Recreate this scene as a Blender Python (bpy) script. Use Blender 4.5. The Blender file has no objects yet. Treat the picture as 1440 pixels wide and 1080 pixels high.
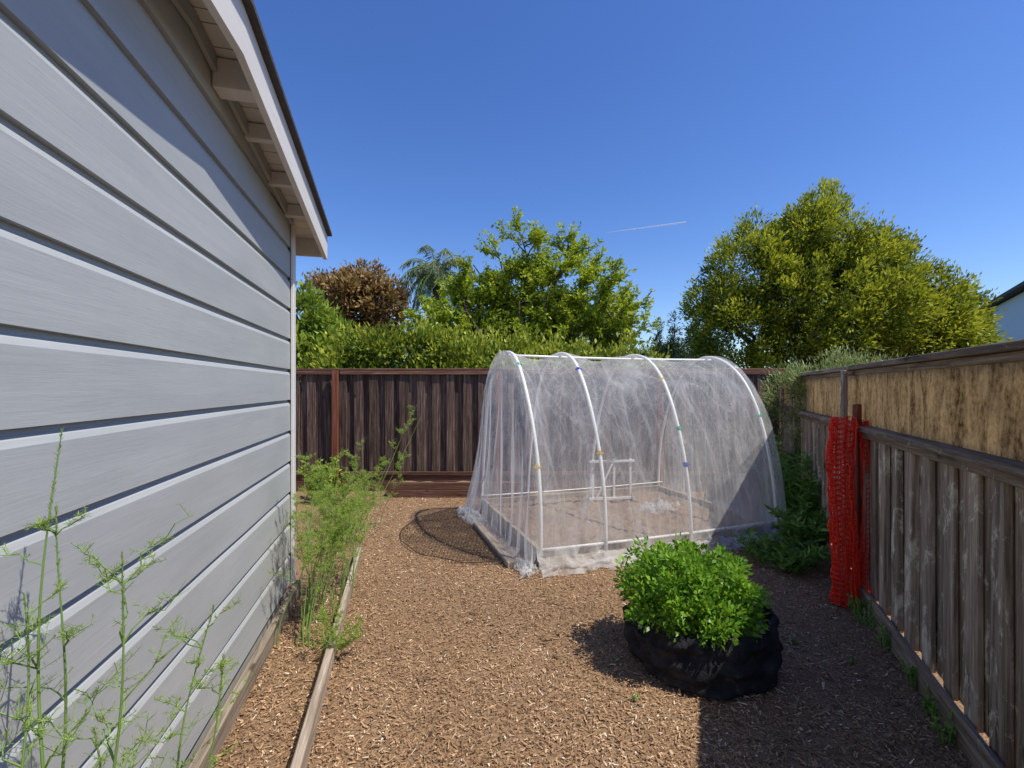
import bpy, bmesh, math, random
import numpy as np
from mathutils import Vector, noise
rng=np.random.default_rng(7); random.seed(7)
R=random.uniform
COL=bpy.context.scene.collection

# ---------------------------------------------------------------- materials
class N:
    def __init__(s,name):
        s.m=bpy.data.materials.new(name); s.m.use_nodes=True
        s.nt=s.m.node_tree; s.nt.nodes.clear()
        s.out=s.nt.nodes.new('ShaderNodeOutputMaterial')
    def n(s,t,ins=None,**kw):
        nd=s.nt.nodes.new(t)
        for k,v in kw.items(): setattr(nd,k,v)
        for k,v in (ins or {}).items():
            if isinstance(v,bpy.types.NodeSocket): s.nt.links.new(v,nd.inputs[k])
            else: nd.inputs[k].default_value=v
        return nd
    def attr(s,a='var'): return s.n('ShaderNodeAttribute',attribute_name=a).outputs['Fac']
    def coord(s,scale=(1,1,1),offs=True):
        tc=s.n('ShaderNodeTexCoord').outputs['Object']
        if offs:
            a=s.n('ShaderNodeMath',{0:s.attr(),1:37.0},operation='MULTIPLY').outputs[0]
            tc=s.n('ShaderNodeVectorMath',{0:tc,1:a},operation='ADD').outputs[0]
        return s.n('ShaderNodeMapping',{'Vector':tc,'Scale':scale}).outputs[0]
    def noise(s,vec,scale,detail=4,rough=.6,dist=0):
        return s.n('ShaderNodeTexNoise',{'Vector':vec,'Scale':scale,'Detail':detail,'Roughness':rough,'Distortion':dist}).outputs['Fac']
    def ramp(s,fac,stops):
        r=s.n('ShaderNodeValToRGB',{'Fac':fac}); e=r.color_ramp.elements
        while len(e)<len(stops): e.new(.5)
        for i,(p,c) in enumerate(stops):
            e[i].position=p; e[i].color=(c[0],c[1],c[2],1) if len(c)>2 else (c[0],)*3+(1,)
        return r.outputs[0]
    def mix(s,f,a,b,mode='MIX'):
        nd=s.n('ShaderNodeMix',data_type='RGBA',blend_type=mode)
        for k,v in ((0,f),(6,a),(7,b)):
            if isinstance(v,bpy.types.NodeSocket): s.nt.links.new(v,nd.inputs[k])
            else: nd.inputs[k].default_value=v if k==0 else (v[0],v[1],v[2],1)
        return nd.outputs[2]
    def math(s,op,a,b=0,clamp=False):
        return s.n('ShaderNodeMath',{0:a,1:b},operation=op,use_clamp=clamp).outputs[0]
    def bump(s,h,strength=.3,dist=.01):
        return s.n('ShaderNodeBump',{'Height':h,'Strength':strength,'Distance':dist}).outputs[0]
    def pbr(s,col,rough=.8,bump=None,spec=.3,**k):
        ins={'Base Color':col if isinstance(col,bpy.types.NodeSocket) else (*col,1),'Roughness':rough,'Specular IOR Level':spec}
        if bump is not None: ins['Normal']=bump
        return s.n('ShaderNodeBsdfPrincipled',ins).outputs[0]
    def done(s,sh):
        s.nt.links.new(sh,s.out.inputs['Surface']); return s.m

def wood(name,dark,mid,light,axis='Z',patch=None,patch_amt=.55,rough=.85,bs=.5):
    n=N(name)
    sc={'Z':(26,26,1.3),'Y':(26,1.3,26),'X':(1.3,26,26)}[axis]
    v=n.coord(sc)
    g=n.noise(v,1.6,6,.65,.6)
    f=n.noise(v,6,3,.7)
    c=n.ramp(n.math('ADD',n.math('MULTIPLY',g,.75),n.math('MULTIPLY',f,.25)),[(.32,dark),(.5,mid),(.68,light)])
    vb=n.math('ADD',n.math('MULTIPLY',n.attr(),.6),.65)
    cc=n.n('ShaderNodeCombineColor',{0:vb,1:vb,2:vb}).outputs[0]
    c=n.mix(1.0,c,cc,'MULTIPLY')
    ksc={'Z':(5,5,2.2),'Y':(5,2.2,5),'X':(2.2,5,5)}[axis]
    vo=n.n('ShaderNodeTexVoronoi',{'Vector':n.coord(ksc),'Scale':1.0,'Randomness':1.0}).outputs['Distance']
    k=n.ramp(vo,[(.05,(1,1,1)),(.10,(0,0,0))])
    c=n.mix(n.math('MULTIPLY',k,.75),c,tuple(x*.35 for x in dark))
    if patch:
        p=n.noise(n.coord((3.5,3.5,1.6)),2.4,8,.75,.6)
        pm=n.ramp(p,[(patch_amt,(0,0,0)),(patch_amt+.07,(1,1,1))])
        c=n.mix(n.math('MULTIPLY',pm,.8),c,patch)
    return n.done(n.pbr(c,rough,n.bump(n.math('ADD',g,n.math('MULTIPLY',f,.5)),bs,.006),.15))

def leafmat(name,dark,mid,light,trans=.3,rough=.5,spec=.3):
    n=N(name)
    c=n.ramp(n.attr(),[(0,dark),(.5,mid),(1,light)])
    a=n.pbr(c,rough,None,spec)
    t=n.n('ShaderNodeBsdfTranslucent',{'Color':n.mix(.4,c,(light[0]*1.3,light[1]*1.3,light[2]*.8))}).outputs[0]
    return n.done(n.n('ShaderNodeMixShader',{0:trans,1:a,2:t}).outputs[0])

def plain(name,col,rough=.6,spec=.4,nz=.12,sc=8):
    n=N(name)
    f=n.noise(n.coord((1,1,1),False),sc,5,.6)
    c=n.mix(f,tuple(x*(1-nz*2) for x in col),tuple(min(1,x*(1+nz)) for x in col))
    return n.done(n.pbr(c,rough,n.bump(f,.1,.003),spec))

n=N('painted_siding')
v=n.coord((9,.5,9),False); g=n.noise(v,3,6,.6,.6)
g2=n.noise(n.coord((1,.6,3),False),1.6,5,.65)
c=n.mix(g,(.39,.405,.395),(.48,.49,.475)); c=n.mix(n.math('MULTIPLY',n.ramp(g2,[(.40,(0,0,0)),(.62,(1,1,1))]),.5),c,(.35,.365,.355))
scr=n.noise(n.coord((50,2.0,50),False),2.5,4,.7)
sm=n.ramp(scr,[(.62,(0,0,0)),(.70,(1,1,1))])
c=n.mix(n.math('MULTIPLY',sm,.32),c,(.24,.24,.23))
M_SIDING=n.done(n.pbr(c,.5,n.bump(n.math('ADD',n.math('MULTIPLY',g,.7),n.math('MULTIPLY',scr,.5)),.28,.004),.35))
n=N('white_paint'); g=n.noise(n.coord((8,1,8),False),4,6,.6)
M_WHITE=n.done(n.pbr(n.mix(g,(.62,.585,.53),(.76,.73,.68)),.6,n.bump(g,.2,.003),.3))
n=N('shingle'); g=n.noise(n.coord((1,1,1),False),40,6,.7)
M_SHING=n.done(n.pbr(n.mix(g,(.03,.03,.035),(.14,.13,.13)),.9,n.bump(g,.6,.01),.2))
M_CONC=plain('foundation_concrete',(.42,.40,.36),.9,.2,.2,20)
M_BACKF=wood('brown_fence_wood',(.035,.022,.017),(.12,.078,.058),(.33,.24,.185),'Z')
M_BACKR=wood('brown_rail_wood',(.06,.026,.017),(.17,.085,.055),(.30,.18,.13),'X')
M_REDPOST=wood('redwood_post_wood',(.10,.03,.018),(.22,.075,.04),(.32,.13,.08),'Z')
M_GREYF=wood('weathered_grey_wood',(.10,.072,.05),(.35,.265,.185),(.66,.53,.39),'Z',patch=(.80,.73,.52),patch_amt=.54)  # pale patches: white lichen plus lit spots painted into the plank colour
M_GREYR=wood('weathered_rail_wood',(.08,.06,.045),(.27,.205,.145),(.50,.41,.30),'Y',patch=(.55,.50,.35),patch_amt=.59)
M_EDGE=wood('edging_wood',(.14,.105,.07),(.32,.255,.19),(.54,.45,.35),'Y')
M_BEDX=wood('bed_board_wood',(.15,.115,.08),(.36,.29,.21),(.55,.47,.37),'Y')
M_BEDW=wood('bed_front_wood',(.15,.115,.08),(.36,.29,.21),(.55,.47,.37),'X')
n=N('tan_weathered_panel')
g=n.noise(n.coord((6,6,1.6),False),2.2,8,.75,.9); b=n.noise(n.coord((1,1,1),False),34,7,.8)
c=n.ramp(n.math('ADD',n.math('MULTIPLY',g,.6),n.math('MULTIPLY',b,.4)),[(.39,(.10,.07,.04)),(.46,(.44,.33,.18)),(.56,(.76,.62,.38))])
a=n.pbr(c,.9,n.bump(b,.9,.012),.1)
t=n.n('ShaderNodeBsdfTranslucent',{'Color':c}).outputs[0]
M_TAN=n.done(n.n('ShaderNodeMixShader',{0:.5,1:a,2:t}).outputs[0])
n=N('mulch_ground')
tc=n.coord((1,1,1),False)
a=n.noise(tc,1.1,5,.6); b=n.noise(tc,75,5,.75); vo=n.n('ShaderNodeTexVoronoi',{'Vector':n.n('ShaderNodeMapping',{'Vector':tc,'Scale':(60,95,60)}).outputs[0],'Scale':1.0}).outputs['Distance']
c=n.ramp(b,[(.3,(.09,.053,.03)),(.5,(.30,.185,.10)),(.7,(.52,.36,.22))])
c=n.mix(n.math('MULTIPLY',a,.4),c,(.27,.17,.10))
sep=n.n('ShaderNodeSeparateXYZ',{0:tc}).outputs
far=n.n('ShaderNodeMapRange',{0:sep[1],1:7.0,2:9.0}).outputs[0]
c=n.mix(far,c,(.10,.12,.04))
M_GROUND=n.done(n.pbr(c,.95,n.bump(n.math('ADD',b,vo),.8,.012),.1))
n=N('bark_chip'); 
c=n.ramp(n.attr(),[(0,(.08,.046,.026)),(.35,(.29,.168,.085)),(.75,(.52,.325,.175)),(.93,(.68,.50,.31)),(1,(.80,.70,.54))])
M_CHIP=n.done(n.pbr(c,.85,None,.2))
M_SOIL=plain('bed_soil',(.32,.225,.155),.95,.1,.45,45)
n=N('white_tulle')
tc=n.coord((1,1,1),False)
f1=n.noise(n.n('ShaderNodeMapping',{'Vector':tc,'Scale':(4,4,1.0)}).outputs[0],1.8,4,.55,1.6)
m=n.ramp(f1,[(.46,(0,0,0)),(.53,(1,1,1)),(.61,(.05,.05,.05))])
fac=n.math('ADD',n.math('MULTIPLY',m,.10),n.math('ADD',n.math('MULTIPLY',n.attr(),.52),.125),True)
d=n.n('ShaderNodeMixShader',{0:.5,1:n.n('ShaderNodeBsdfDiffuse',{'Color':(.90,.90,.88,1)}).outputs[0],2:n.n('ShaderNodeBsdfTranslucent',{'Color':(.90,.90,.88,1)}).outputs[0]}).outputs[0]
M_NET=n.done(n.n('ShaderNodeMixShader',{0:fac,1:n.n('ShaderNodeBsdfTransparent').outputs[0],2:d}).outputs[0])
M_PVC=plain('white_pvc',(.86,.84,.76),.35,.5,.04)
M_GREEN=plain('green_plastic',(.01,.35,.16),.35,.5,.05)
M_BLUE=plain('blue_plastic',(.03,.05,.42),.35,.5,.05)
M_YEL=plain('yellow_plastic',(.55,.36,.03),.35,.5,.05)
M_ORANGE=plain('orange_red_plastic',(.95,.04,.012),.4,.4,.06)
M_BLACKNET=plain('black_plastic_mesh',(.05,.036,.025),.5,.4,.1)
n=N('black_fabric'); tc=n.coord((1,1,1),False)
b=n.noise(tc,9,6,.7,.6); w=n.noise(tc,160,2,.5)
M_FAB=n.done(n.pbr(n.ramp(b,[(.4,(.018,.018,.020)),(.60,(.045,.042,.042)),(.76,(.18,.14,.10))]),.9,n.bump(n.math('ADD',n.math('MULTIPLY',b,2),w),.7,.01),.15))
M_BARK=wood('tree_bark',(.05,.035,.025),(.13,.095,.07),(.24,.19,.15),'Z')
M_STEM=plain('green_stem',(.20,.32,.07),.6,.3,.2)
M_HOUSE=plain('pale_blue_stucco',(.55,.63,.74),.8,.2,.05)
M_GLASS=plain('window_glass',(.06,.08,.1),.1,.8)
n=N('hazy_hill'); g=n.noise(n.coord((1,1,1),False),.05,6,.7)
M_HILL=n.done(n.pbr(n.mix(g,(.07,.11,.13),(.12,.17,.18)),1,None,0))
L_BASIL=leafmat('basil_leaf',(.06,.15,.015),(.17,.36,.03),(.36,.56,.06),.32,.42,.4)
L_PODO=leafmat('yellow_green_leaf',(.010,.030,.005),(.15,.215,.018),(.56,.58,.05),.3,.5)
L_CENT=leafmat('spring_leaf',(.07,.13,.012),(.27,.37,.022),(.55,.62,.06),.4,.5)
L_HEDGE=leafmat('hedge_leaf',(.03,.07,.010),(.18,.26,.022),(.54,.56,.08),.34,.5)
L_SHRUB=leafmat('shrub_leaf',(.045,.10,.012),(.21,.32,.035),(.50,.57,.10),.35,.5)
L_RED=leafmat('bronze_leaf',(.06,.03,.015),(.24,.14,.055),(.46,.32,.13),.28,.5)
L_PALM=leafmat('palm_leaf',(.05,.08,.04),(.18,.22,.11),(.40,.44,.26),.25,.5)
L_CON=leafmat('conifer_leaf',(.02,.045,.02),(.06,.10,.045),(.13,.18,.07),.1,.7)
L_GREYSH=leafmat('grey_green_leaf',(.09,.13,.04),(.26,.33,.10),(.50,.56,.24),.2,.6)
L_WEED=leafmat('weed_leaf',(.045,.11,.018),(.14,.29,.04),(.30,.48,.11),.3,.5)
L_FERN=leafmat('fern_needle',(.10,.17,.02),(.28,.40,.06),(.50,.60,.14),.35,.6)
L_DRY=leafmat('dry_leaf',(.10,.05,.02),(.32,.17,.07),(.60,.42,.24),.1,.7)

# ---------------------------------------------------------------- builders
class MB:
    def __init__(s): s.v=[]; s.f=[]; s.a=[]
    def box(s,x0,x1,y0,y1,z0,z1,var=None,jit=0,top=None):
        var=random.random() if var is None else var
        b=len(s.v)
        for z in (z0,z1):
            for (x,y) in ((x0,y0),(x1,y0),(x1,y1),(x0,y1)):
                s.v.append((x+R(-jit,jit),y+R(-jit,jit),z))
        for f in ((0,3,2,1),(4,5,6,7),(0,1,5,4),(1,2,6,5),(2,3,7,6),(3,0,4,7)):
            s.f.append(tuple(b+i for i in f)); s.a.append(var)
    def tube(s,pts,rad,n=6,var=None):
        var=random.random() if var is None else var
        pts=[Vector(p) for p in pts]; b=len(s.v)
        if not hasattr(rad,'__len__'): rad=[rad]*len(pts)
        up=None
        for i,p in enumerate(pts):
            t=(pts[min(i+1,len(pts)-1)]-pts[max(i-1,0)]).normalized()
            if up is None: up=t.orthogonal().normalized()
            up=(up-t*up.dot(t)); 
            if up.length<1e-5: up=t.orthogonal()
            up.normalize(); w=t.cross(up)
            for k in range(n):
                a=2*math.pi*k/n
                s.v.append(tuple(p+(up*math.cos(a)+w*math.sin(a))*rad[i]))
        for i in range(len(pts)-1):
            for k in range(n):
                k2=(k+1)%n
                s.f.append((b+i*n+k,b+i*n+k2,b+(i+1)*n+k2,b+(i+1)*n+k)); s.a.append(var)
        s.f.append(tuple(b+k for k in range(n))[::-1]); s.a.append(var)
        e=b+(len(pts)-1)*n
        s.f.append(tuple(e+k for k in range(n))); s.a.append(var)
    def poly(s,vs,fs,var=None):
        var=random.random() if var is None else var
        b=len(s.v); s.v+= [tuple(v) for v in vs]
        for f in fs: s.f.append(tuple(b+i for i in f)); s.a.append(var)
    def grid(s,fn,nu,nv,var=.5):
        b=len(s.v)
        for i in range(nu+1):
            for j in range(nv+1): s.v.append(tuple(fn(i/nu,j/nv)))
        for i in range(nu):
            for j in range(nv):
                q=b+i*(nv+1)+j
                s.f.append((q,q+nv+1,q+nv+2,q+1)); s.a.append(var((i+.5)/nu,(j+.5)/nv) if callable(var) else var)
    def build(s,name,mat,parent=None,bevel=0,smooth=False,origin=None,**props):
        v=s.v
        if origin is not None:
            v=[(x-origin[0],y-origin[1],z-origin[2]) for x,y,z in v]
        me=bpy.data.meshes.new(name); me.from_pydata(v,[],s.f); me.update()
        at=me.attributes.new('var','FLOAT','FACE'); at.data.foreach_set('value',np.array(s.a,dtype=np.float32))
        me.materials.append(mat)
        if smooth: me.polygons.foreach_set('use_smooth',[True]*len(me.polygons))
        o=bpy.data.objects.new(name,me); COL.objects.link(o)
        if parent: o.parent=parent
        elif origin is not None: o.location=origin
        if bevel:
            m=o.modifiers.new('b','BEVEL'); m.width=bevel; m.segments=1; m.limit_method='ANGLE'
        for k,val in props.items(): o[k]=val
        return o

def thing(name,label,category,loc=(0,0,0),rotz=0,**props):
    o=bpy.data.objects.new(name,None); COL.objects.link(o); o.location=loc; o.rotation_euler=(0,0,rotz)
    o.empty_display_size=.2
    o['label']=label; o['category']=category
    for k,v in props.items(): o[k]=v
    return o

def norm(a): return a/(np.linalg.norm(a,axis=1,keepdims=True)+1e-9)
def leaves(name,P,D,L,W,var,mat,parent=None,origin=(0,0,0),fold=.18,upbias=0,flat=None,**props):
    P=np.asarray(P,float)-np.array(origin); D=norm(np.asarray(D,float)); n=len(P)
    L=np.broadcast_to(L,(n,))[:,None]; W=np.broadcast_to(W,(n,))[:,None]
    r=rng.normal(size=(n,3)); 
    if upbias: r=r*(1-upbias)+np.array([0,0,1.])*upbias
    side=norm(np.cross(D,r)); nr=np.cross(side,D)
    V=np.empty((n,4,3)); V[:,0]=P; V[:,2]=P+D*L-nr*L*.12
    V[:,1]=P+D*L*.5+side*W*.5+nr*W*fold; V[:,3]=P+D*L*.5-side*W*.5+nr*W*fold
    me=bpy.data.meshes.new(name); me.vertices.add(4*n); me.vertices.foreach_set('co',V.ravel())
    me.loops.add(4*n); me.loops.foreach_set('vertex_index',np.arange(4*n,dtype=np.int32))
    me.polygons.add(n); me.polygons.foreach_set('loop_start',np.arange(0,4*n,4,dtype=np.int32))
    me.update(calc_edges=True); me.validate()
    at=me.attributes.new('var','FLOAT','FACE'); at.data.foreach_set('value',np.clip(var,0,1).astype(np.float32))
    me.materials.append(mat)
    o=bpy.data.objects.new(name,me); COL.objects.link(o)
    if parent: o.parent=parent
    else: o.location=origin
    for k,v in props.items(): o[k]=v
    return o

def lobe_leaves(lobes,nclump,per,cr,up=.4,inner=.25,shell=(.78,1.06),cs=.17):
    lobes=np.array(lobes,float)
    w=lobes[:,3]*lobes[:,5]; w/=w.sum()
    idx=rng.choice(len(lobes),nclump,p=w); lb=lobes[idx]
    d=norm(rng.normal(size=(nclump,3)))
    rad=rng.uniform(*shell,size=(nclump,1))
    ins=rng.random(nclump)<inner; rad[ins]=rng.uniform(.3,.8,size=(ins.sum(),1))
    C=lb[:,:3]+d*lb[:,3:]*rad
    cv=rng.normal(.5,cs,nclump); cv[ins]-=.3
    csz=rng.uniform(.7,1.35,nclump)*cr
    off=rng.normal(size=(nclump,per,3))*np.array([.55,.55,.6])
    P=C[:,None]+off*csz[:,None,None]
    D=d[:,None]*.5+off*.45+np.array([0,0,up])+rng.normal(size=(nclump,per,3))*.35
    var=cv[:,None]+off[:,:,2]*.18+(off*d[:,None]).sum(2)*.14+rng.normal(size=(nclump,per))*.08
    return P.reshape(-1,3),D.reshape(-1,3),var.ravel(),C

def limb(p,q,n=6,j=.12):
    p=Vector(p);q=Vector(q); L=(q-p).length; pts=[]
    for i in range(n+1):
        t=i/n; o=Vector((R(-1,1),R(-1,1),R(-.5,.5)))*j*L*.25*math.sin(math.pi*t)
        pts.append(p.lerp(q,t)+o+Vector((0,0,math.sin(math.pi*t)*L*.06)))
    return pts

# ---------------------------------------------------------------- ground & hills
n=1500
m=MB(); m.poly([(-n,-n,0),(n,-n,0),(n,n,0),(-n,n,0)],[(0,1,2,3)])
m.build('ground',M_GROUND,kind='structure')
m=MB()
def hf(u,v):
    x=-900+1800*u; z=(19+14*noise.noise(Vector((x*.006,1.3,0)))+5*noise.noise(Vector((x*.03,4,0))))*math.sin(math.pi*min(1,v*1.0)*.5)
    return (x,320+v*80,z)
m.grid(hf,120,4); m.build('hill',M_HILL,smooth=True,kind='structure')

WA=math.atan(.234); FA=math.atan(.43)
def chips(name,n,xr,yr,zc,mat,keep,pw=1.0,sz=1.0):
    x=rng.uniform(*xr,n); y=yr[0]+(yr[1]-yr[0])*rng.random(n)**pw
    k=keep(x,y); x=x[k];y=y[k]; n=len(x)
    a=rng.uniform(0,2*np.pi,n); tilt=rng.normal(0,.28,n)
    L=rng.gamma(2.0,.006,n)*sz+.005; W=rng.uniform(.002,.008,n)*sz
    big=rng.random(n)<.015; L[big]*=2.2; W[big]*=2.0
    P=np.stack([x,y,zc+rng.uniform(.001,.014,n)],1)
    D=np.stack([np.cos(a),np.sin(a),tilt],1)
    hue=np.array([noise.noise(Vector((p[0]*1.1,p[1]*1.1,3)))+.6*noise.noise(Vector((p[0]*4,p[1]*4,3)))+.5*noise.noise(Vector((p[0]*13,p[1]*13,3))) for p in P])*.24
    return leaves_rect(name,P,D,L,W,np.clip(rng.normal(.45,.25,n)+hue,0,1),mat)
def leaves_rect(name,P,D,L,W,var,mat):
    D=norm(D); n=len(P); r=rng.normal(size=(n,3))*.35+np.array([0,0,1.])
    s=norm(np.cross(D,r)); L=L[:,None];W=W[:,None]
    V=np.stack([P-D*L/2-s*W*.5,P+D*L/2-s*W*.2,P+D*L*.42+s*W*.4,P-D*L*.4+s*W*.5],1)
    V[:,:,2]=np.maximum(V[:,:,2],.0015)
    me=bpy.data.meshes.new(name); me.vertices.add(4*n); me.vertices.foreach_set('co',V.ravel())
    me.loops.add(4*n); me.loops.foreach_set('vertex_index',np.arange(4*n,dtype=np.int32))
    me.polygons.add(n); me.polygons.foreach_set('loop_start',np.arange(0,4*n,4,dtype=np.int32))
    me.update(calc_edges=True)
    at=me.attributes.new('var','FLOAT','FACE'); at.data.foreach_set('value',var.astype(np.float32))
    me.materials.append(mat); o=bpy.data.objects.new(name,me); COL.objects.link(o); o['kind']='stuff'
    o['label']='loose brown wood chip mulch covering the garden ground'; o['category']='mulch'
    return o
chips('wood_chips',230000,(-3.0,3.6),(1.0,6.9),.001,M_CHIP,
      lambda x,y:(x>-.80-.234*y)&(x<1.12+.43*y),1.5)
nl=160; x=rng.uniform(-1.5,2.6,nl); y=rng.uniform(1.4,6.2,nl); k=(x>-.75-.234*y)&(x<1.05+.43*y); x=x[k];y=y[k]
leaves('leaf_litter',np.stack([x,y,np.full(len(x),.016)],1),np.stack([rng.normal(size=len(x)),rng.normal(size=len(x)),np.abs(rng.normal(size=len(x)))*.15],1),rng.uniform(.02,.045,len(x)),rng.uniform(.008,.018,len(x)),rng.random(len(x)),L_DRY,upbias=.8,kind='stuff',label='a few dry fallen leaves scattered over the mulch',category='leaf litter')

# ---------------------------------------------------------------- shed
shed=thing('shed','grey painted shed with horizontal lap siding and white eave','shed',(-.84,0,0),WA)
C1=3.45; Y0=-.5
PK=1.80
def zr(y): return 2.735+.137*(3.75-y) if y>PK else 2.735+.137*(3.75-PK)-.137*(PK-y)
bm=bmesh.new()
prof=[]
z=1.462-.222*6
prof.append((0,z))
while z<3.2:
    prof+= [(.0,z+.180),(-.007,z+.196),(-.017,z+.206),(-.019,z+.2215),(.001,z+.222)]
    z+=.222
ys=[Y0+(C1-Y0)*i/40 for i in range(41)]
def wav(y,z): return .0022*noise.noise(Vector((y*2.2,math.floor((z-.13)/.222+.0)*3.7,1)))
rows=[[bm.verts.new((x+wav(y,zz),y,zz)) for (x,zz) in prof] for y in ys]
for i in range(40):
    for j in range(len(prof)-1):
        bm.faces.new((rows[i][j],rows[i+1][j],rows[i+1][j+1],rows[i][j+1]))
for y1,sg in ((3.75,1),(-.15,-1)):
    no=Vector((0,.137*sg,1)).normalized()
    geom=bm.verts[:]+bm.edges[:]+bm.faces[:]
    bmesh.ops.bisect_plane(bm,geom=geom,plane_co=(0,y1,2.735),plane_no=no,clear_outer=True)
bmesh.ops.recalc_face_normals(bm,faces=bm.faces)
me=bpy.data.meshes.new('wall'); bm.to_mesh(me); bm.free(); me.materials.append(M_SIDING)
if me.polygons[0].normal.x<0: me.flip_normals()
o=bpy.data.objects.new('wall',me); COL.objects.link(o); o.parent=shed
m=MB(); zz=[zr(Y0)-.01,zr(PK)-.01,zr(C1)-.01]
P=[(-.024,Y0,.13),(-.024,C1,.13),(-.024,C1,zz[2]),(-.024,PK,zz[1]),(-.024,Y0,zz[0])]
Q=[(-3.2,p[1],p[2]) for p in P]
m.poly(P+Q,[(0,1,2,3,4),(9,8,7,6,5),(0,5,6,1),(1,6,7,2),(2,7,8,3),(3,8,9,4),(4,9,5,0)])
m.build('wall',M_SIDING,shed)
m=MB(); m.box(-3.15,-.03,Y0,C1-.03,0,.13); m.build('foundation',M_CONC,shed)
m=MB(); m.box(-.03,.022,C1+.001,C1+.03,.12,zr(C1)-.005); m.box(.004,.025,C1-.05,C1-.0005,.12,zr(C1)-.005)
m.build('corner_trim',M_WHITE,shed,bevel=.003)
roof=MB()
OV=.195
def slab(mb,x0,x1,y0,y1,z0o,z1o):
    v=[]
    for y in (y0,y1):
        for x in (x0,x1):
            for dz in (z0o,z1o): v.append((x,y,zr(y)+dz))
    mb.poly(v,[(0,1,3,2),(4,6,7,5),(0,2,6,4),(1,5,7,3),(0,4,5,1),(2,3,7,6)])
slab(roof,-3.4,OV+.035,PK,3.79,.062,.085); slab(roof,-3.4,OV+.035,-.8,PK,.062,.085)
ro=roof.build('roof',M_SHING,shed)
m=MB(); slab(m,OV-.03,OV,PK,3.78,-.135,.06); slab(m,OV-.03,OV,-.8,PK,-.135,.06)
m.box(-3.3,OV-.031,3.755,3.78,zr(3.77)-.12,zr(3.77)+.058)
m.build('fascia',M_WHITE,ro)
m=MB()
y=-.78
while y<3.74:
    y2=min(y+.115,3.75)
    if not(y<PK<y2): slab(m,-3.2,OV-.032,y,y2-.006,.018,.045)
    else: slab(m,-3.2,OV-.032,y,PK-.003,.018,.045); slab(m,-3.2,OV-.032,PK+.003,y2-.006,.018,.045)
    y=y2
m.build('soffit',M_WHITE,ro)
for i,y in enumerate((.5,1.3,2.02,2.42,2.84,3.22)):
    m=MB(); d=-.12 if i in (2,) else -.07
    m.box(.0035,OV-.033,y,y+(.09 if i==2 else .045),zr(y)+d,zr(y)+.010)
    m.build('rafter_tail',M_WHITE,ro,bevel=.003)
m=MB(); slab(m,.004,.024,PK,3.39,-.055,.010); slab(m,.004,.024,-.5,PK,-.055,.010)
m.build('frieze_board',M_SIDING,ro)

for (x0,x1,y1,h,lb) in ((.012,.05,3.5,.11,'weathered wooden edging board along the shed base'),(.385,.425,4.15,.10,'weathered wooden edging board between garden bed and path')):
    m=MB(); segs=[-1.2,1.15,y1] if x0>.2 else [-1.2,.9,y1]
    for a,b in zip(segs[:-1],segs[1:]): m.box(x0,x1,a+.002,b-.002,0,h,jit=.004)
    o=m.build('edging_board',M_EDGE,bevel=.005,label=lb,category='edging',group='wooden edging boards')
    o.location=(-.84,0,0); o.rotation_euler=(0,0,WA)

# ---------------------------------------------------------------- right fence
fr=thing('fence','weathered grey wooden fence with tan upper panel','fence',(1.16,0,-.02),-FA)
m=MB(); y=-1.2; i=0
while y<7.35:
    w=.135+R(-.012,.012)
    if i%2==0: m.box(-.012+R(-.003,.003),.006,y,y+w+.03,.14,1.26,jit=.003)
    else: m.box(-.040+R(-.007,.005),-.015,y-.018,y+w*.62,.14,1.255,jit=.005)
    y+= w if i%2==0 else w*.55
    i+=1
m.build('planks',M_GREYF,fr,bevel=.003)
ys=[-1.2,1.35,3.78,6.2,7.38]
m=MB()
for a,b in zip(ys[:-1],ys[1:]): m.box(-.085,.0,a+.003,b-.003,1.262,1.30,jit=.003)
m.build('rail',M_GREYR,fr,bevel=.004)
m=MB()
for a,b in zip(ys[:-1],ys[1:]): m.box(-.055,-.0,a+.003,b-.003,1.215,1.261,jit=.003)
m.build('rail',M_GREYR,fr,bevel=.004)
m=MB()
for a,b in zip(ys[:-1],ys[1:]): m.box(-.02,.004,a+.003,b-.003,1.302,1.665,jit=.002)
m.build('upper_panel',M_TAN,fr)
m=MB()
for a,b in zip(ys[:-1],ys[1:]):
    m.box(-.075,.05,a+.003,b-.003,1.705,1.738,jit=.004)
    m.box(-.036,.02,a+.003,b-.003,1.665,1.703,jit=.002)
m.build('top_cap',M_GREYR,fr,bevel=.004)
m=MB()
for a,b in zip(ys[:-1],ys[1:]): m.box(-.078,-.052,a+.003,b-.003,.02,.17,jit=.005)
m.build('kickboard',M_GREYR,fr,bevel=.006)
for y in ys[:-1]:
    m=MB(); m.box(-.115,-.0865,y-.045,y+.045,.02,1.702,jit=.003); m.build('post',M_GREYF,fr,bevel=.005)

# ---------------------------------------------------------------- back fence
BY=6.85
bf=thing('fence','dark brown board fence with redwood post and flat cap','fence',(0,BY,0))
m=MB(); x=-5.5; i=0
while x<4.1:
    m.box(x,x+.15,-.005,.012,.24,1.80,jit=.002)
    xx=x+.118+R(-.01,.01)
    m.box(xx,xx+.125+R(-.012,.008),-.040+R(-.012,.003),-.014,.24,1.80+R(-.01,.0),jit=.006)
    x+=.232
m.build('planks',M_BACKF,bf,bevel=.003)
m=MB(); xs=[-5.5,-2.62,-.2,2.2,4.1]
for a,b in zip(xs[:-1],xs[1:]): m.box(a+.002,b-.002,-.075,.05,1.802,1.835,jit=.003)
m.build('top_cap',M_BACKR,bf,bevel=.004)
m=MB()
for a,b in zip(xs[:-1],xs[1:]): m.box(a+.05,b-.05,-.075,-.060,1.745,1.80,jit=.003)
m.build('rail',M_BACKR,bf,bevel=.004)
m=MB()
for a,b in zip(xs[:-1],xs[1:]): m.box(a+.05,b-.05,-.085,-.062,.245,.30,jit=.003)
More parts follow.
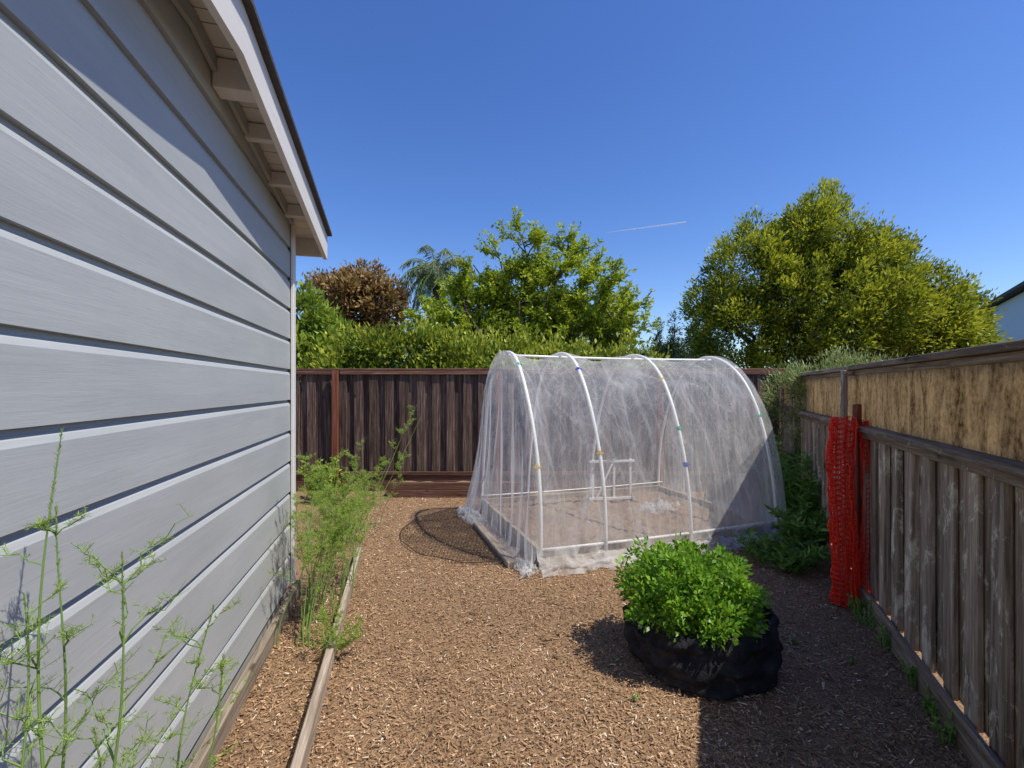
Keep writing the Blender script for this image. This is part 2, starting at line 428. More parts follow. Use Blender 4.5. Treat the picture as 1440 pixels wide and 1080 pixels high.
m.build('rail',M_BACKR,bf,bevel=.004)
m=MB()
for a,b in zip(xs[:-1],xs[1:]): m.box(a+.003,b-.003,-.065,-.02,0,.238,jit=.005)
m.build('kickboard',M_BACKR,bf,bevel=.005)
for x in xs[:-1]:
    m=MB(); m.box(x-.045,x+.045,-.125,-.087,0,1.80,.6); m.build('post',M_REDPOST,bf,bevel=.005)
m=MB()
m.box(-1.75,.2,-.02,.02,0,.11); m.box(-1.74,.2,-.018,.022,.112,.215)
m.box(-1.75,-1.71,.024,.34,0,.2)
m.build('timber_edging',M_BACKR,bevel=.006,label='low brown timber bed edge in front of the board fence',category='edging').location=(0,6.42,0)
m=MB()
def sf(u,v): 
    x=-1.7+1.9*u;y=6.445+.33*v; return (x,y,.15+.03*noise.noise(Vector((x*5,y*5,0))))
m.grid(sf,40,8); m.build('soil',M_SOIL,smooth=True,kind='structure')

# ---------------------------------------------------------------- hoop house
HA=math.radians(18.5); HL=2.68; HD=1.95; HH=1.90
hh=thing('garden_hoop_house','low tunnel of white pipe hoops draped in sheer white netting','greenhouse',(.222,3.845,0),HA)
def arch(t):
    s=math.sin(t); return (HD/2-HD/2*math.cos(t), .02+HH*(max(s,0)**.90))
HX=[0.02,.64,1.56,2.64]
for x in HX:
    m=MB(); lean=R(-.012,.012)
    pts=[]
    for k in range(41):
        y,z=arch(math.pi*k/40); pts.append((x+lean*z+.010*math.sin(k*.4+x),y,z))
    m.tube(pts,.0165,8); m.build('hoop',M_PVC,hh,smooth=True)
def pipe(p,q,name='cross_pipe',r=.013):
    m=MB(); m.tube([Vector(p).lerp(Vector(q),k/8)+Vector((0,0,-.012*math.sin(math.pi*k/8))) for k in range(9)],r,8); m.build(name,M_PVC,hh,smooth=True)
y,z=arch(math.pi/2); pipe((0,y,z-.03),(HL,y,z-.03))
pipe((0,.012,.17),(HL,.012,.17)) 
pipe((0,HD-.02,.20),(HL,HD-.02,.20),r=.008)
m=MB(); m.box(.03,.075,.03,HD-.02,0,.15); m.build('bed_board',M_BEDX,hh,bevel=.005)
m=MB(); m.box(-.235,-.155,.12,1.35,0,.06,.8); m.build('bed_board',M_BEDX,hh,bevel=.006)
m=MB(); m.box(HL-.075,HL-.03,.03,HD-.02,0,.15); m.build('bed_board',M_BEDX,hh,bevel=.005)
m=MB(); m.box(.078,HL-.078,.03,.07,0,.14); m.build('bed_board',M_BEDW,hh,bevel=.005)
m=MB(); m.box(.078,HL-.078,HD-.06,HD-.02,0,.16); m.build('bed_board',M_BEDW,hh,bevel=.005)
m=MB()
def sf(u,v):
    x=.08+(HL-.16)*u; y=.072+(HD-.14)*v
    return (x,y,.09+.04*noise.noise(Vector((x*3,y*3,0)))+.03*noise.noise(Vector((x*14,y*14,2)))+.02*noise.noise(Vector((x*40,y*40,2))))
m.grid(sf,130,90); m.build('soil_bed',M_SOIL,hh,smooth=True)
def fold(u,t,k=1.0):
    a=noise.noise(Vector((u*9,t*1.2,5.1)))*2.2
    b=noise.noise(Vector((u*26,t*3.0,1.7)))
    c=noise.noise(Vector((u*7+t*4,t*6-u*4,9)))
    return k*(.014*a+.010*b+.018*c)
m=MB()
def top(u,v):
    x=-.03+u*(HL+.06)
    if v<.09:
        q=1-v/.09
        y=-.02-.16*q**.8+.06*noise.noise(Vector((x*9,q*3,0)))+fold(u*3,q)
        z=.10*(1-q)+.012+.045*abs(noise.noise(Vector((x*12,q*5,3))))
        return (x,y,z)
    if v>.94:
        q=(v-.94)/.06; return (x,HD+.02+.1*q,.10*(1-q)+.012+.03*abs(noise.noise(Vector((x*12,q*5,3)))))
    t=.055+(math.pi-.11)*(v-.09)/.85
    y,z=arch(t)
    k=0
    for a,b in zip(HX[:-1],HX[1:]):
        if a<=x<=b: k=math.sin(math.pi*(x-a)/(b-a))
    r=-.08*k*abs(math.sin(t))+.018+fold(u,t,1.0 if k>.1 else .5)*(.4+.6*k)
    ny,nz=-math.cos(t),math.sin(t)
    return (x,y+ny*r*1.0-(.03*(1-t) if t<1 else 0)*(1+noise.noise(Vector((x*8,0,0)))),z+nz*r)
def crease(p,w=.06):
    return max(0,1-abs(noise.noise(Vector(p)))/w)
def dens(u,v):
    d=.11
    if v<.09: d=.42+.5*noise.noise(Vector((u*20,v*60,0)))
    elif v<.2: d=.11+.22*(1-(v-.09)/.11)
    d+=.20*max(0,noise.noise(Vector((u*12,v*4,4))))
    d+=.26*crease((u*8+v*2.5,v*5-u*2,7))+.20*crease((u*14-v*3,v*6+u*2,17))+.12*crease((u*26,v*3,27))
    return max(0,d)
m.grid(top,260,140,dens)
def endc(side):
    def f(a,b):
        t=.05+(math.pi-.1)*a; y,z=arch(t)
        yy=-.03+(HD+.06)*(.5-.5*math.cos(math.pi*a)); zz=z*b
        flare=(1-b)**2*.07+.02*(1-b)
        amp=.010+.045*(1-b)
        w=amp*(noise.noise(Vector((yy*9,b*1.2,side)))*1.6+.8*noise.noise(Vector((yy*24,b*2,side+3))))
        if b<.05: flare+=.06*(1-b/.05)*(1+noise.noise(Vector((yy*7,0,side)))); zz=.012+.06*b/.05+.03*abs(noise.noise(Vector((yy*15,b*40,2))))
        if side<0 and b>=.05: flare+=max(0,(yy-1.0))*.10*(1-b)**1.5
        elif side<0: flare+=max(0,(yy-1.0))*.10
        base=-.03 if side<0 else HL+.03
        return (base+side*(flare+w),yy-(.12*(1-b)**3 if a<.5 else -.06*(1-b)**3),zz)
    def dn(a,b): 
        return max(0,.12+.26*(1-b)**2+.24*max(0,noise.noise(Vector((a*18,b*1.6,side*4))))+.27*crease((a*11,b*1.0,side*3),.09)+.2*crease((a*25,b*2.0,side*9),.09)+(.25 if b<.06 else 0))
    return f,dn
for s in (-1,1):
    f,dn=endc(s); m.grid(f,140,80,dn)
def bunch(cx,cy,rx,ry,h,seed):
    def f(u,v):
        a=2*math.pi*u; r=v
        return (cx+rx*r*math.cos(a)*(1+.3*noise.noise(Vector((math.cos(a)*2,math.sin(a)*2,seed)))),cy+ry*r*math.sin(a),
                .012+h*(1-r**2)*.6+h*abs(noise.noise(Vector((cx+r*math.cos(a)*5,r*math.sin(a)*5,seed)))))
    m.grid(f,48,20,lambda u,v:.25+.4*noise.noise(Vector((u*18,v*6,seed))))
bunch(2.82,.15,.22,.30,.16,1); bunch(2.75,.9,.16,.5,.14,3); bunch(-.2,1.7,.13,.35,.10,4); bunch(2.0,1.1,.40,.22,.14,6); bunch(.9,-.08,.5,.1,.06,8); bunch(-.10,.02,.10,.14,.07,9); bunch(2.2,-.06,.4,.1,.07,11)
m.build('netting',M_NET,hh,smooth=True)
for hi,deg,mt in ((0,66,M_GREEN),(0,24,M_YEL),(1,63,M_BLUE),(1,27,M_YEL),(2,57,M_YEL),(2,34,M_GREEN),(2,22,M_BLUE),(3,38,M_GREEN),(3,92,M_GREEN)):
    t=math.radians(deg); p0=arch(t-.012); p1=arch(t+.012); pm=arch(t)
    m=MB(); x=HX[hi]
    m.tube([(x,p0[0],p0[1]),(x,p1[0],p1[1])],.021,8)
    m.box(x-.036,x+.036,pm[0]-.022,pm[0]-.010,pm[1]-.006,pm[1]+.006)
    m.build('clip',mt,hh)
tr=MB()
def w2(lx,ly): return (.222+lx*math.cos(HA)-ly*math.sin(HA),3.845+lx*math.sin(HA)+ly*math.cos(HA))
for x in (0,.28,.5): tr.box(x,x+.028,0,.02,0,.56)
for z in (.05,.52): tr.box(-.04,.56,-.022,-.002,z,z+.03)
tr.poly([(.03,-.03,.06),(.055,-.03,.06),(.27,-.03,.51),(.245,-.03,.51)],[(0,1,2,3)])
X,Y=w2(1.35,1.55)
o=tr.build('garden_trellis',M_WHITE,bevel=.002,label='small pale wooden trellis frame standing in the netted bed',category='trellis'); o.location=(X,Y,.08); o.rotation_euler=(0,0,HA*.5)
m=MB(); m.tube([(0,0,0),(.05,.0,.5),(.13,.02,.95)],[.006,.005,.003],6)
X,Y=w2(2.0,.35); m.build('garden_cane',M_EDGE,label='thin bamboo cane leaning inside the netted bed',category='cane').location=(X,Y,.08)

# black mesh circle on ground
m=MB(); cs=.034; Rr=.97; cx,cy=-.22,4.93
N2=int(Rr/cs)+1; idx={}
ca,sa=math.cos(HA),math.sin(HA)
def ok(x,y):
    X=cx+x;Y=cy+y; lx=(X-.222)*ca+(Y-3.845)*sa
    return x*x*1.0+y*y<Rr*Rr and lx<-.02
for i in range(-N2,N2+1):
    for j in range(-N2,N2+1):
        x=i*cs+.01*noise.noise(Vector((i*.2,j*.2,0)));y=j*cs+.01*noise.noise(Vector((i*.2,j*.2,9)))
        if ok(x,y):
            idx[(i,j)]=len(m.v); m.v.append((x,y,.024+.02*noise.noise(Vector((x*3,y*3,1)))))
for (i,j) in list(idx):
    q=[(i,j),(i+1,j),(i+1,j+1),(i,j+1)]
    if all(k in idx for k in q): m.f.append(tuple(idx[k] for k in q)); m.a.append(.5)
gm=thing('garden_mesh','round sheet of black plastic mesh lying on the mulch','mesh',(cx,cy,0))
o=m.build('mesh_sheet',M_BLACKNET,gm); w=o.modifiers.new('w','WIREFRAME'); w.thickness=.0038; w.use_even_offset=False
m=MB(); pts=[]
for k in range(110):
    a=math.radians(k*3.3); x,y=Rr*.99*math.cos(a),Rr*.99*math.sin(a)
    if ok(x*.98,y*.98): pts.append((a,(x,y,.024+.010*math.sin(k*.7))))
pts=[p for a,p in sorted(pts)]
m.tube(pts,.004,6); m.build('rim',M_BLACKNET,gm,smooth=True)

# ---------------------------------------------------------------- grow bag and basil
px,py=1.08,2.62
gb=thing('grow_bag','round black fabric grow bag filled with soil','planter',(px,py,0))
m=MB()
prof=[(.0,.0),(.35,.0),(.395,.02),(.41,.08),(.41,.16),(.395,.24),(.385,.285),(.37,.29),(.365,.26),(.36,.22)]
def pf(u,v):
    a=2*math.pi*u; k=v*(len(prof)-1); i=min(int(k),len(prof)-2); f=k-i
    r=prof[i][0]*(1-f)+prof[i+1][0]*f; z=prof[i][1]*(1-f)+prof[i+1][1]*f
    c,s=math.cos(a),math.sin(a)
    w=.030*noise.noise(Vector((c*2.2,s*2.2,z*8)))+.018*noise.noise(Vector((c*5,s*5,z*26+3)))+.008*math.sin(z*60+5*noise.noise(Vector((c*2,s*2,1))))*min(1,r*3)
    if r<.3: w=0
    zz=z*(1+.12*noise.noise(Vector((c*1.5,s*1.5,7)))) + (.03*c if z>.2 else 0)
    return ((r+w)*c*1.0,(r+w)*s*.93,max(.002,zz))
m.grid(pf,120,54); m.build('bag',M_FAB,gb,smooth=True)
m=MB()
def sd(u,v): 
    a=2*math.pi*u; return (.37*v*math.cos(a),.345*v*math.sin(a),.215+.02*noise.noise(Vector((v*math.cos(a)*6,v*math.sin(a)*6,0))))
m.grid(sd,40,10); m.build('soil',M_SOIL,gb,smooth=True)
bz=thing('herb_bush','dense bright green leafy herb bush growing in a grow bag','plant',(px-.07,py-.01,.22))
m=MB(); C=[]; 
for i in range(270):
    d=Vector((random.gauss(0,1),random.gauss(0,1),abs(random.gauss(0,1))*.9)).normalized()
    rr=R(.80,1.06) if random.random()<.8 else R(.5,.8)
    bumpy=1+.22*noise.noise(d*2.9+Vector((4,0,0)))
    p=Vector((d.x*.375,d.y*.34,.09+d.z*.29))*rr*bumpy
    C.append((p,d))
    if i%3==0: m.tube(limb((d.x*.08,d.y*.08,0),p,4,.2),[.005,.004,.003,.003,.002],5)
m.build('stems',M_STEM,bz)
P=[];D=[];V=[]
for p,d in C:
    cv=random.gauss(.5,.15)
    for k in range(32):
        q=rng.normal(size=3); q=q/np.linalg.norm(q)*R(.01,.052)
        P.append(np.array(p)+q); dd=q/np.linalg.norm(q)+np.array(d)*.5+np.array([0,0,.25]); D.append(dd)
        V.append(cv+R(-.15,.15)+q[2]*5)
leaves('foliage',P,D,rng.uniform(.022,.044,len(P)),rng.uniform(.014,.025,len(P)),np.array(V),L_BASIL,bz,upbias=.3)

# ---------------------------------------------------------------- safety netting + stake
st=MB(); st.box(-.022,.022,-.02,.02,0,1.43,.7)
o=st.build('wooden_stake',M_REDPOST,bevel=.003,label='reddish wooden stake driven upright beside the weathered fence',category='stake'); o.location=(2.50,3.30,0); o.rotation_euler=(.01,-.012,.3)
def roll(cx,cy,r0,turns,h0,h1,seed,mb):
    nu=int(turns*11); nv=int((h1-h0)/.036)
    def f(u,v):
        a=u*turns*2*math.pi; r=r0*(.55+.45*u)
        z=h0+(h1-h0)*v
        r*=1+.25*noise.noise(Vector((math.cos(a)*1.5+seed,math.sin(a)*1.5,z*5)))+.28*noise.noise(Vector((u*20,z*14,seed)))
        s=.018*math.sin(z*4+seed)
        return (cx+r*math.cos(a)+s,cy+r*math.sin(a)*.8,z+.015*math.sin(a*2+seed)+.012*noise.noise(Vector((u*30,z*10,seed))))
    mb.grid(f,nu,nv)
m=MB(); roll(-.125,-.02,.092,2.6,.01,1.33,1,m); roll(.05,-.0,.048,1.8,.0,1.30,5,m)
sn=m.build('safety_netting',M_ORANGE,label='rolled orange red plastic safety netting standing against the fence stake',category='netting'); sn.location=(2.48,3.25,0)
w=sn.modifiers.new('w','WIREFRAME'); w.thickness=.0095; w.use_even_offset=False

# ---------------------------------------------------------------- asparagus
def asparagus(name,label,base,stems,needle,nw,seed,thick=.005,dens=1.0,tips=False,low=.3):
    random.seed(seed)
    t=thing(name,label,'plant',base)
    m=MB(); P=[];D=[];V=[]
    for (bx,by,tx,ty,h,nb,bl) in stems:
        n=22; pts=[]; ph=R(0,6)
        for k in range(n+1):
            q=k/n; pts.append(Vector((bx+(tx-bx)*q**1.4+.012*math.sin(q*8+ph),by+(ty-by)*q**1.4+.012*math.cos(q*7+ph),h*q)))
        m.tube(pts,[thick*(1.05-.85*k/n) for k in range(n+1)],6)
        if tips:
            for k in range(150):
                q=1-R(0,.14)**1.0; j=min(n-1,int(q*n)); pp=pts[j].lerp(pts[j+1],q*n-j)
                P.append(pp); D.append(Vector((R(-.6,.6),R(-.6,.6),1))); V.append(random.gauss(.35,.15))
        for b in range(nb):
            q=R(low,1.0); p=pts[min(n,int(q*n))]; a=R(0,6.283); L=bl*R(.4,1.1)*(1.25-q*.8)
            e=p+Vector((math.cos(a)*L*.75,math.sin(a)*L*.75,L*R(.35,.9)))
            bp=limb(p,e,5,.45); m.tube(bp,[thick*.35,thick*.3,thick*.25,thick*.2,thick*.18,thick*.12],4)
            for s in range(int(9*dens)):
                k=random.randint(1,4); sp=bp[k].lerp(bp[k+1],random.random())
                a2=R(0,6.283); l2=L*R(.12,.38)
                se=sp+Vector((math.cos(a2)*l2*.7,math.sin(a2)*l2*.7,l2*R(.1,.8)))
                m.tube([sp,se],[thick*.15,thick*.1],3)
                for c in range(int(11*dens)):
                    pp=sp.lerp(se,random.random()); P.append(pp); D.append(((se-sp).normalized()*.5+Vector((R(-1,1),R(-1,1),R(-.6,1)))))
                    V.append(random.gauss(.5,.2))
    m.build('stems',M_STEM,t)
    leaves('foliage',[tuple(p) for p in P],[tuple(d) for d in D],rng.uniform(.5,1.2,len(P))*needle,nw,np.array(V),L_FERN,t)
S=[]
random.seed(3)
for i in range(34):
    bx,by=R(-.14,.10),R(-.3,.4); S.append((bx,by,bx+R(-.12,.32)*1.0,by+R(-.1,.4),R(.6,1.15),9,.24))
S.append((0,.5,.45,1.0,1.40,9,.25)); S.append((.05,.4,.50,.9,1.30,9,.25))
asparagus('asparagus_plant','tall feathery green asparagus ferns beside the grey shed',(-1.27,3.0,0),S,.022,.0023,11,.0040,1.05,low=.42)
S=[(bx,by,bx+R(-.1,.35),by+R(-.1,.3),R(.5,.95),7,.22) for bx,by in [(R(-.25,.2),R(-.3,.5)) for _ in range(9)]]
asparagus('asparagus_plant','feathery green asparagus ferns near the board fence',(-1.62,4.6,0),S,.024,.003,12,.0042)
S=[(0,0,.08,.02,1.24,26,.30),(-.12,.05,-.13,.1,1.46,20,.26),(-.05,-.04,-.16,.05,1.15,16,.28),(.05,.1,.15,.2,.95,16,.26),(-.16,.1,-.15,.14,1.3,14,.22),(-.02,.2,.05,.3,1.0,14,.24),(.0,.05,-.06,.1,.85,12,.26)]
asparagus('asparagus_plant','sparse young asparagus stalks with thin side shoots by shed wall',(-.80,.83,0),S,.012,.0013,13,.0050,1.0,True)
S=[(R(-.06,.06),R(-.1,.1),R(-.1,.22),R(-.15,.25),R(.10,.28),6,.14) for _ in range(8)]
asparagus('asparagus_plant','low feathery asparagus seedling spilling over wooden edging',(-1.06,2.65,0),S,.018,.0024,14,.003)

# ---------------------------------------------------------------- leafy weeds
def leafy(name,label,base,nst,h,sp,leafL,leafW,per,mat,seed,cat='plant',**pr):
    random.seed(seed); t=thing(name,label,cat,base,**pr); m=MB(); P=[];D=[];V=[]
    for i in range(nst):
        a=R(0,6.283); r=sp*math.sqrt(random.random()); hh_=h*R(.5,1.05)
        pts=limb((r*.5*math.cos(a),r*.5*math.sin(a),0),(r*math.cos(a),r*math.sin(a),hh_),5,.2)
        m.tube(pts,[.004]*6,4)
        cv=random.gauss(.5,.14)
        for k in range(per):
            q=R(.15,1); j=min(4,int(q*5)); p=pts[j].lerp(pts[j+1],random.random())
            P.append(tuple(p)); D.append((R(-1,1),R(-1,1),R(-.35,.8))); V.append(cv+R(-.2,.2)+q*.2-.1)
    m.build('stems',M_STEM,t)
    leaves('foliage',P,D,rng.uniform(.6,1.2,len(P))*leafL,rng.uniform(.7,1.2,len(P))*leafW,np.array(V),mat,t,upbias=.3)
leafy('weed_plant','tall leafy green weeds between netted tunnel and fence',(3.05,4.85,0),46,.82,.36,.10,.026,34,L_WEED,1)
leafy('weed_plant','leafy green weeds growing along the fence base',(2.82,4.35,0),30,.42,.30,.10,.03,26,L_WEED,2)
leafy('weed_plant','low spreading green weeds beside the netting roll',(2.35,3.95,0),34,.22,.36,.09,.026,22,L_WEED,3)
leafy('weed_plant','dark green climbing weeds at the fence corner',(3.45,5.7,0),40,1.0,.4,.09,.03,34,L_WEED,4)
leafy('weed_plant','bright green shrub beside the brown board fence',(-2.55,6.2,0),30,.6,.3,.07,.03,32,L_SHRUB,5)
for i,(D_,s) in enumerate(((2.0,.05),(2.15,.04),(2.35,.06),(2.7,.045),(2.95,.06),(3.1,.05))):
    X=1.16+.43*D_-.11
    leafy('small_weed','tiny green weed sprouting at the fence kickboard',(X+R(-.02,.02),D_,.0),9,.08+s,.07,.028,.014,9,L_WEED,20+i,group='small weeds along the fence')
for i,(x,y) in enumerate(((1.72,2.75),(.62,2.25),(1.9,2.55))):
    leafy('small_weed','tiny green seedling poking through the wood chip mulch',(x,y,0),4,.04,.03,.016,.008,5,L_WEED,40+i,group='small weeds in the mulch')

# ---------------------------------------------------------------- trees
def tree(name,label,base,lobes,nclump,per,cr,LL,LW,mat,up=.4,inner=.25,trunk_r=.12,cat='tree',ntr=None,shell=(.78,1.06),upb=0,cs=.17,**pr):
    t=thing(name,label,cat,base,**pr)
    P,D,V,C=lobe_leaves(lobes,nclump,per,cr,up,inner,shell,cs)
    k=P[:,2]>.05; P=P[k];D=D[k];V=V[k]
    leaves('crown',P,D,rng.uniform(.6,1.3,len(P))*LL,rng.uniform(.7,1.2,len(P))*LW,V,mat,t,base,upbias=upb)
    m=MB()
    for i,l in enumerate(lobes):
        p=limb((base[0]+R(-.1,.1),base[1]+R(-.1,.1),-.05),(l[0],l[1],l[2]),7,.3)
        m.tube(p,[trunk_r*(1-.11*k) for k in range(8)],7)
    for c in C[::max(1,len(C)//60)]:
        l=min(lobes,key=lambda l:(l[0]-c[0])**2+(l[1]-c[1])**2+(l[2]-c[2])**2)
        m.tube(limb(l[:3],c,4,.2),[trunk_r*.22,trunk_r*.18,trunk_r*.14,trunk_r*.1,trunk_r*.06],5)
    m.build('trunk',M_BARK,t,origin=base,smooth=True)
D0=9.6
lob=[(6.35,0,4.4,.80,1,.9),(5.1,.1,3.95,.85,1,.85),(7.4,-.1,3.7,.85,1.1,.9),(8.6,.2,2.8,.95,1,.75),(6.4,-.4,3.2,1.2,1.2,1.1),
     (4.75,0,2.75,.8,.9,.8),(5.65,-.3,1.85,.8,.8,.9),(4.25,.1,3.4,.5,.7,.45),(7.95,.2,4.15,.33,.4,.5),(6.55,0,5.2,.38,.45,.55),(5.2,.1,4.75,.32,.35,.45),(9.15,0,2.4,.6,.8,.5),(7.7,-.5,2.6,1.2,1,.9),
     (6.0,-.9,2.6,.7,.7,.65),(7.0,-1.1,3.0,.6,.6,.55),(5.85,-.5,4.7,.4,.4,.5),(8.2,-.7,3.3,.5,.5,.45),(5.4,-.8,3.4,.5,.5,.45),(6.9,-.7,4.2,.45,.5,.45),(8.8,-.6,3.0,.4,.5,.4),(8.0,-1.0,2.6,.5,.5,.5),(6.0,-.3,4.0,.6,.6,.5),(4.4,-.4,3.0,.45,.5,.4)]
lob=[(x,D0+y,z,a,b,c) for x,y,z,a,b,c in lob]
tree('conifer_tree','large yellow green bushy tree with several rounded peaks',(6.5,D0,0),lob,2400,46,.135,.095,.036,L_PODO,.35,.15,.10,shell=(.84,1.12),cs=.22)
def airy(name,label,base,limbs,nsub,ntw,per,LL,LW,mat,seed):
    random.seed(seed); t=thing(name,label,'tree',base); m=MB();P=[];D=[];V=[]
    b=Vector(base)
    for (x,y,z) in limbs:
        pts=limb((0,0,0),Vector((x,y,z))-b,8,.25); m.tube(pts,[.07*(1-.1*k) for k in range(9)],6)
        for s in range(nsub):
            q=R(.42,1.0)**.8; k=min(7,int(q*8)); p=pts[k].lerp(pts[k+1],random.random())
            d=Vector((R(-.9,.9)+.25*p.x/3,R(-.8,.8),R(.0,1.1))).normalized()
            e=p+d*R(.3,.75); sp=limb(p,e,4,.25); m.tube(sp,[.02,.016,.012,.009,.006],5)
            cv=random.gauss(.5,.15)
            for w in range(ntw):
                k=random.randint(1,3); tp=sp[k].lerp(sp[k+1],random.random()); te=tp+(d*.5+Vector((R(-.8,.8),R(-.8,.8),R(-.3,.9)))).normalized()*R(.2,.45)
                m.tube([tp,te],[.006,.003],3)
                for l in range(per):
                    f=random.random(); pp=tp.lerp(te,f)+Vector((R(-1,1),R(-1,1),R(-1,1)))*.05; P.append(tuple(pp))
                    D.append(tuple((te-tp).normalized()*.6+Vector((R(-1,1),R(-1,1),R(-.8,.6))))); V.append(cv+R(-.2,.2)+f*.15+ (p.z-3)*.03)
    m.build('trunk',M_BARK,t,smooth=True)
    leaves('crown',P,D,rng.uniform(.6,1.25,len(P))*LL,rng.uniform(.7,1.2,len(P))*LW,np.array(V),mat,t)
Y=10.6
def pxl(x,y,D): return ((x-720)/640*D,D+R(-.6,.6),1.55+(545-y)/640*D)
L=[pxl(x,y,Y) for x,y in ((602,455),(615,430),(640,400),(665,370),(700,352),(735,345),(762,372),(800,345),(826,385),(855,408),(880,438),(898,465),(640,470),(690,440),(730,430),(770,420),(810,440),(745,400),(845,475),(715,470),(660,430),(780,395),(596,480),(876,478),(700,400),(830,440),(865,455),(790,455))]
airy('deciduous_tree','airy bright green tree with many spreading upright branches',(.45,Y,.2),L,14,7,20,.11,.05,L_CENT,5)
Y=14
lob=[((500-720)/640*Y,Y,4.25,.95,1,.8),((462-720)/640*Y,Y,4.2,.7,.7,.7),((540-720)/640*Y,Y,4.15,.7,.8,.7),((515-720)/640*Y,Y,4.9,.5,.5,.35),((500-720)/640*Y,Y,3.2,1.2,.9,.9),((478-720)/640*Y,Y,4.85,.4,.4,.3)]
tree('deciduous_tree','reddish bronze leaved tree behind the garden hedge',(-4.8,Y,0),lob,380,42,.16,.15,.085,L_RED,.2,.2,.10)
Y=8.7
def hl(px_,top,r,D,zc=None):
    z=1.55+(545-top)/640*D-r; return ((px_-720)/640*D,D+R(-.2,.2),z,r*1.15,r,r)
lob=[hl(424,412,.45,Y),hl(410,430,.7,Y),hl(462,458,.45,Y),hl(450,440,.3,Y),hl(440,480,.8,Y),(-3.9,Y,1.5,1,.8,1)]
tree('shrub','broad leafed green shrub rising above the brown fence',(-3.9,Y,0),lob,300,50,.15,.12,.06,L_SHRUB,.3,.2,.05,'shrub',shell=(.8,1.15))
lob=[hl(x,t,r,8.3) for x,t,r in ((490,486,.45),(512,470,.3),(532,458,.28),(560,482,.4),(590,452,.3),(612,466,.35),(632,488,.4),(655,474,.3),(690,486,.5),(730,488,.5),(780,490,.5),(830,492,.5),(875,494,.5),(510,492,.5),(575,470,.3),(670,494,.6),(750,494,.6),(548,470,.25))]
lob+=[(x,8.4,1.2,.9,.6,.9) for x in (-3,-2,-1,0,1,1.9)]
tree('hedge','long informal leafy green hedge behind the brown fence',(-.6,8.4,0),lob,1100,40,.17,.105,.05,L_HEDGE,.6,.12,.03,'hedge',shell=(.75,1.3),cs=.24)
lob=[(3.85,5.3,1.5,.5,.4,.42),(4.25,5.5,1.45,.5,.4,.42),(3.6,5.6,1.45,.4,.4,.38),(4.0,5.3,.9,.6,.45,.7)]
tree('shrub','pale grey green fine leafed shrub behind the weathered fence',(3.95,5.4,0),lob,420,60,.09,.055,.011,L_GREYSH,.7,.15,.03,'shrub')
for i,(x,t,D_) in enumerate(((925,462,42),(948,452,40),(975,446,44),(1000,452,40),(905,490,60))):
    X=(x-720)/640*D_; H=1.55+(545-t)/640*D_
    lob=[(X,D_,H*(.2+.15*k),(1.5-.28*k),(1.5-.28*k),.9) for k in range(6)]
    tree('pine_tree','distant dark green conifer tree on the skyline',(X,D_,0),lob,170,40,.3,.35,.09,L_CON,.1,.2,.12,group='distant conifers on the skyline')
Y=15; pb=((614-720)/640*Y,Y,0); pz=5.15
pt=thing('palm_tree','slender palm tree with drooping feathery grey green fronds','tree',pb)
m=MB(); m.tube([(0,0,0),(.05,0,2),(0,0,4),(0,0,pz)],[.2,.17,.15,.14],10); m.build('trunk',M_BARK,pt,smooth=True)
m=MB();P=[];D=[];V=[]; random.seed(9)
for i in range(32):
    a=i*2.4; el=R(.2,1.35); Lf=R(1.4,2.0); pts=[];p=Vector((0,0,pz)); d=Vector((math.cos(a)*math.cos(el),math.sin(a)*math.cos(el),math.sin(el)))
    for k in range(13):
        pts.append(p.copy()); p=p+d*Lf/12; d=(d+Vector((0,0,-.22-.03*(1.2-el)))).normalized()
    m.tube(pts,[.03*(1-.07*k) for k in range(13)],4)
    cv=R(.3,.7)
    for k in range(120):
        q=R(.1,1); j=min(11,int(q*12)); pp=pts[j].lerp(pts[j+1],random.random()); dv=(pts[j+1]-pts[j]).normalized(); sd_=dv.cross(Vector((0,0,1)))
        sd_=sd_.normalized() if sd_.length>.01 else Vector((1,0,0))
        P.append(tuple(pp)); D.append(tuple(dv*.5+sd_*random.choice((-1,1))*.6+Vector((0,0,-.7+R(-.3,.3))))); V.append(cv+R(-.2,.2))
m.build('frond_stalks',M_STEM,pt)
leaves('crown',P,D,rng.uniform(.25,.45,len(P)),.028,np.array(V),L_PALM,pt)

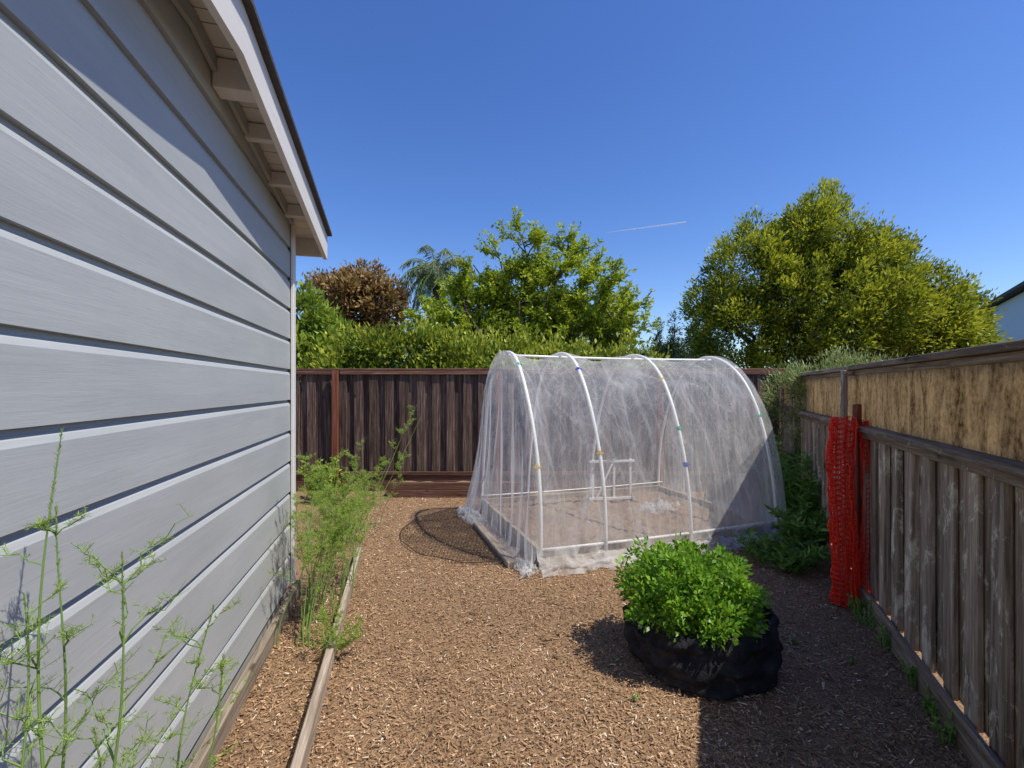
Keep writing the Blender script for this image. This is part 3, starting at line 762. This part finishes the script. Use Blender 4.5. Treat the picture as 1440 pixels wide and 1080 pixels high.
# ---------------------------------------------------------------- neighbour house
nh=thing('house','pale blue two storey house with dark low roof beyond the fence','house',(22.9,22,0),-math.atan(.73))
m=MB(); m.box(0,9,-11,7,0,5.20); m.build('wall',M_HOUSE,nh)
m=MB()
for (xa,xb) in ((-.35,4.5),(9.35,4.5)):
    za,zb=5.22,5.75
    v=[(xa,-11.4,za),(xb,-11.4,zb),(xb,7.4,zb),(xa,7.4,za)]; v+=[(x,y,z+.14) for x,y,z in v]
    m.poly(v,[(0,1,2,3),(7,6,5,4),(0,4,5,1),(2,6,7,3),(0,3,7,4),(1,5,6,2)])
m.build('roof',M_SHING,nh)
for y in (-9.6,):
    m=MB(); m.box(-.05,-.005,y-.6,y+.6,2.9,4.1); w_=m.build('window',M_GLASS,nh)
    m=MB()
    for (a,b,c,d) in ((-.68,-.6,2.82,4.18),(.6,.68,2.82,4.18),(-.6,.6,2.82,2.9),(-.6,.6,4.1,4.18)): m.box(-.07,-.003,y+a,y+b,c,d)
    m.build('frame',M_WHITE,w_)

n_=N('contrail_vapour')
d=n_.n('ShaderNodeBsdfDiffuse',{'Color':(.9,.9,.9,1)}).outputs[0]
mt=n_.done(n_.n('ShaderNodeMixShader',{0:.28,1:n_.n('ShaderNodeBsdfTransparent').outputs[0],2:d}).outputs[0])
m=MB(); D_=2000
m.tube([((x-720)/640*D_,D_,(545-y)/640*D_) for x,y in ((850,327),(880,323),(920,318),(950,314),(965,312))],[.6,1.8,3.2,4.2,3.0],8)
m.build('contrail',mt,smooth=True,kind='structure')

# ---------------------------------------------------------------- light, world, camera
sc=bpy.context.scene
w=bpy.data.worlds.new('World'); sc.world=w; w.use_nodes=True
nt=w.node_tree; bg=nt.nodes['Background']; sky=nt.nodes.new('ShaderNodeTexSky'); sky.sky_type='NISHITA'; sky.sun_disc=False
sd_=Vector((.55,-.25,1)).normalized()
sky.sun_elevation=math.asin(sd_.z); sky.sun_rotation=math.atan2(sd_.x,sd_.y)
sky.altitude=0; sky.air_density=1.0; sky.dust_density=.3; sky.ozone_density=4.0
hs=nt.nodes.new('ShaderNodeHueSaturation'); hs.inputs['Hue'].default_value=.514; hs.inputs['Saturation'].default_value=1.22; hs.inputs['Value'].default_value=1.25
nt.links.new(sky.outputs[0],hs.inputs['Color']); nt.links.new(hs.outputs[0],bg.inputs[0]); bg.inputs[1].default_value=.14
l=bpy.data.lights.new('sun','SUN'); l.energy=5.0; l.angle=math.radians(.5); l.color=(1,.95,.86)
lo=bpy.data.objects.new('sun',l); COL.objects.link(lo); lo.rotation_euler=(-sd_).to_track_quat('-Z','Y').to_euler()
cam=bpy.data.cameras.new('camera'); cam.lens=16; cam.sensor_width=36; cam.clip_end=6000; cam.clip_start=.02; cam.shift_y=5/1440
co=bpy.data.objects.new('camera',cam); COL.objects.link(co); co.location=(0,0,1.55); co.rotation_euler=(math.pi/2,0,0)
sc.camera=co
sc.view_settings.view_transform='Standard'; sc.view_settings.look='None'; sc.view_settings.exposure=0
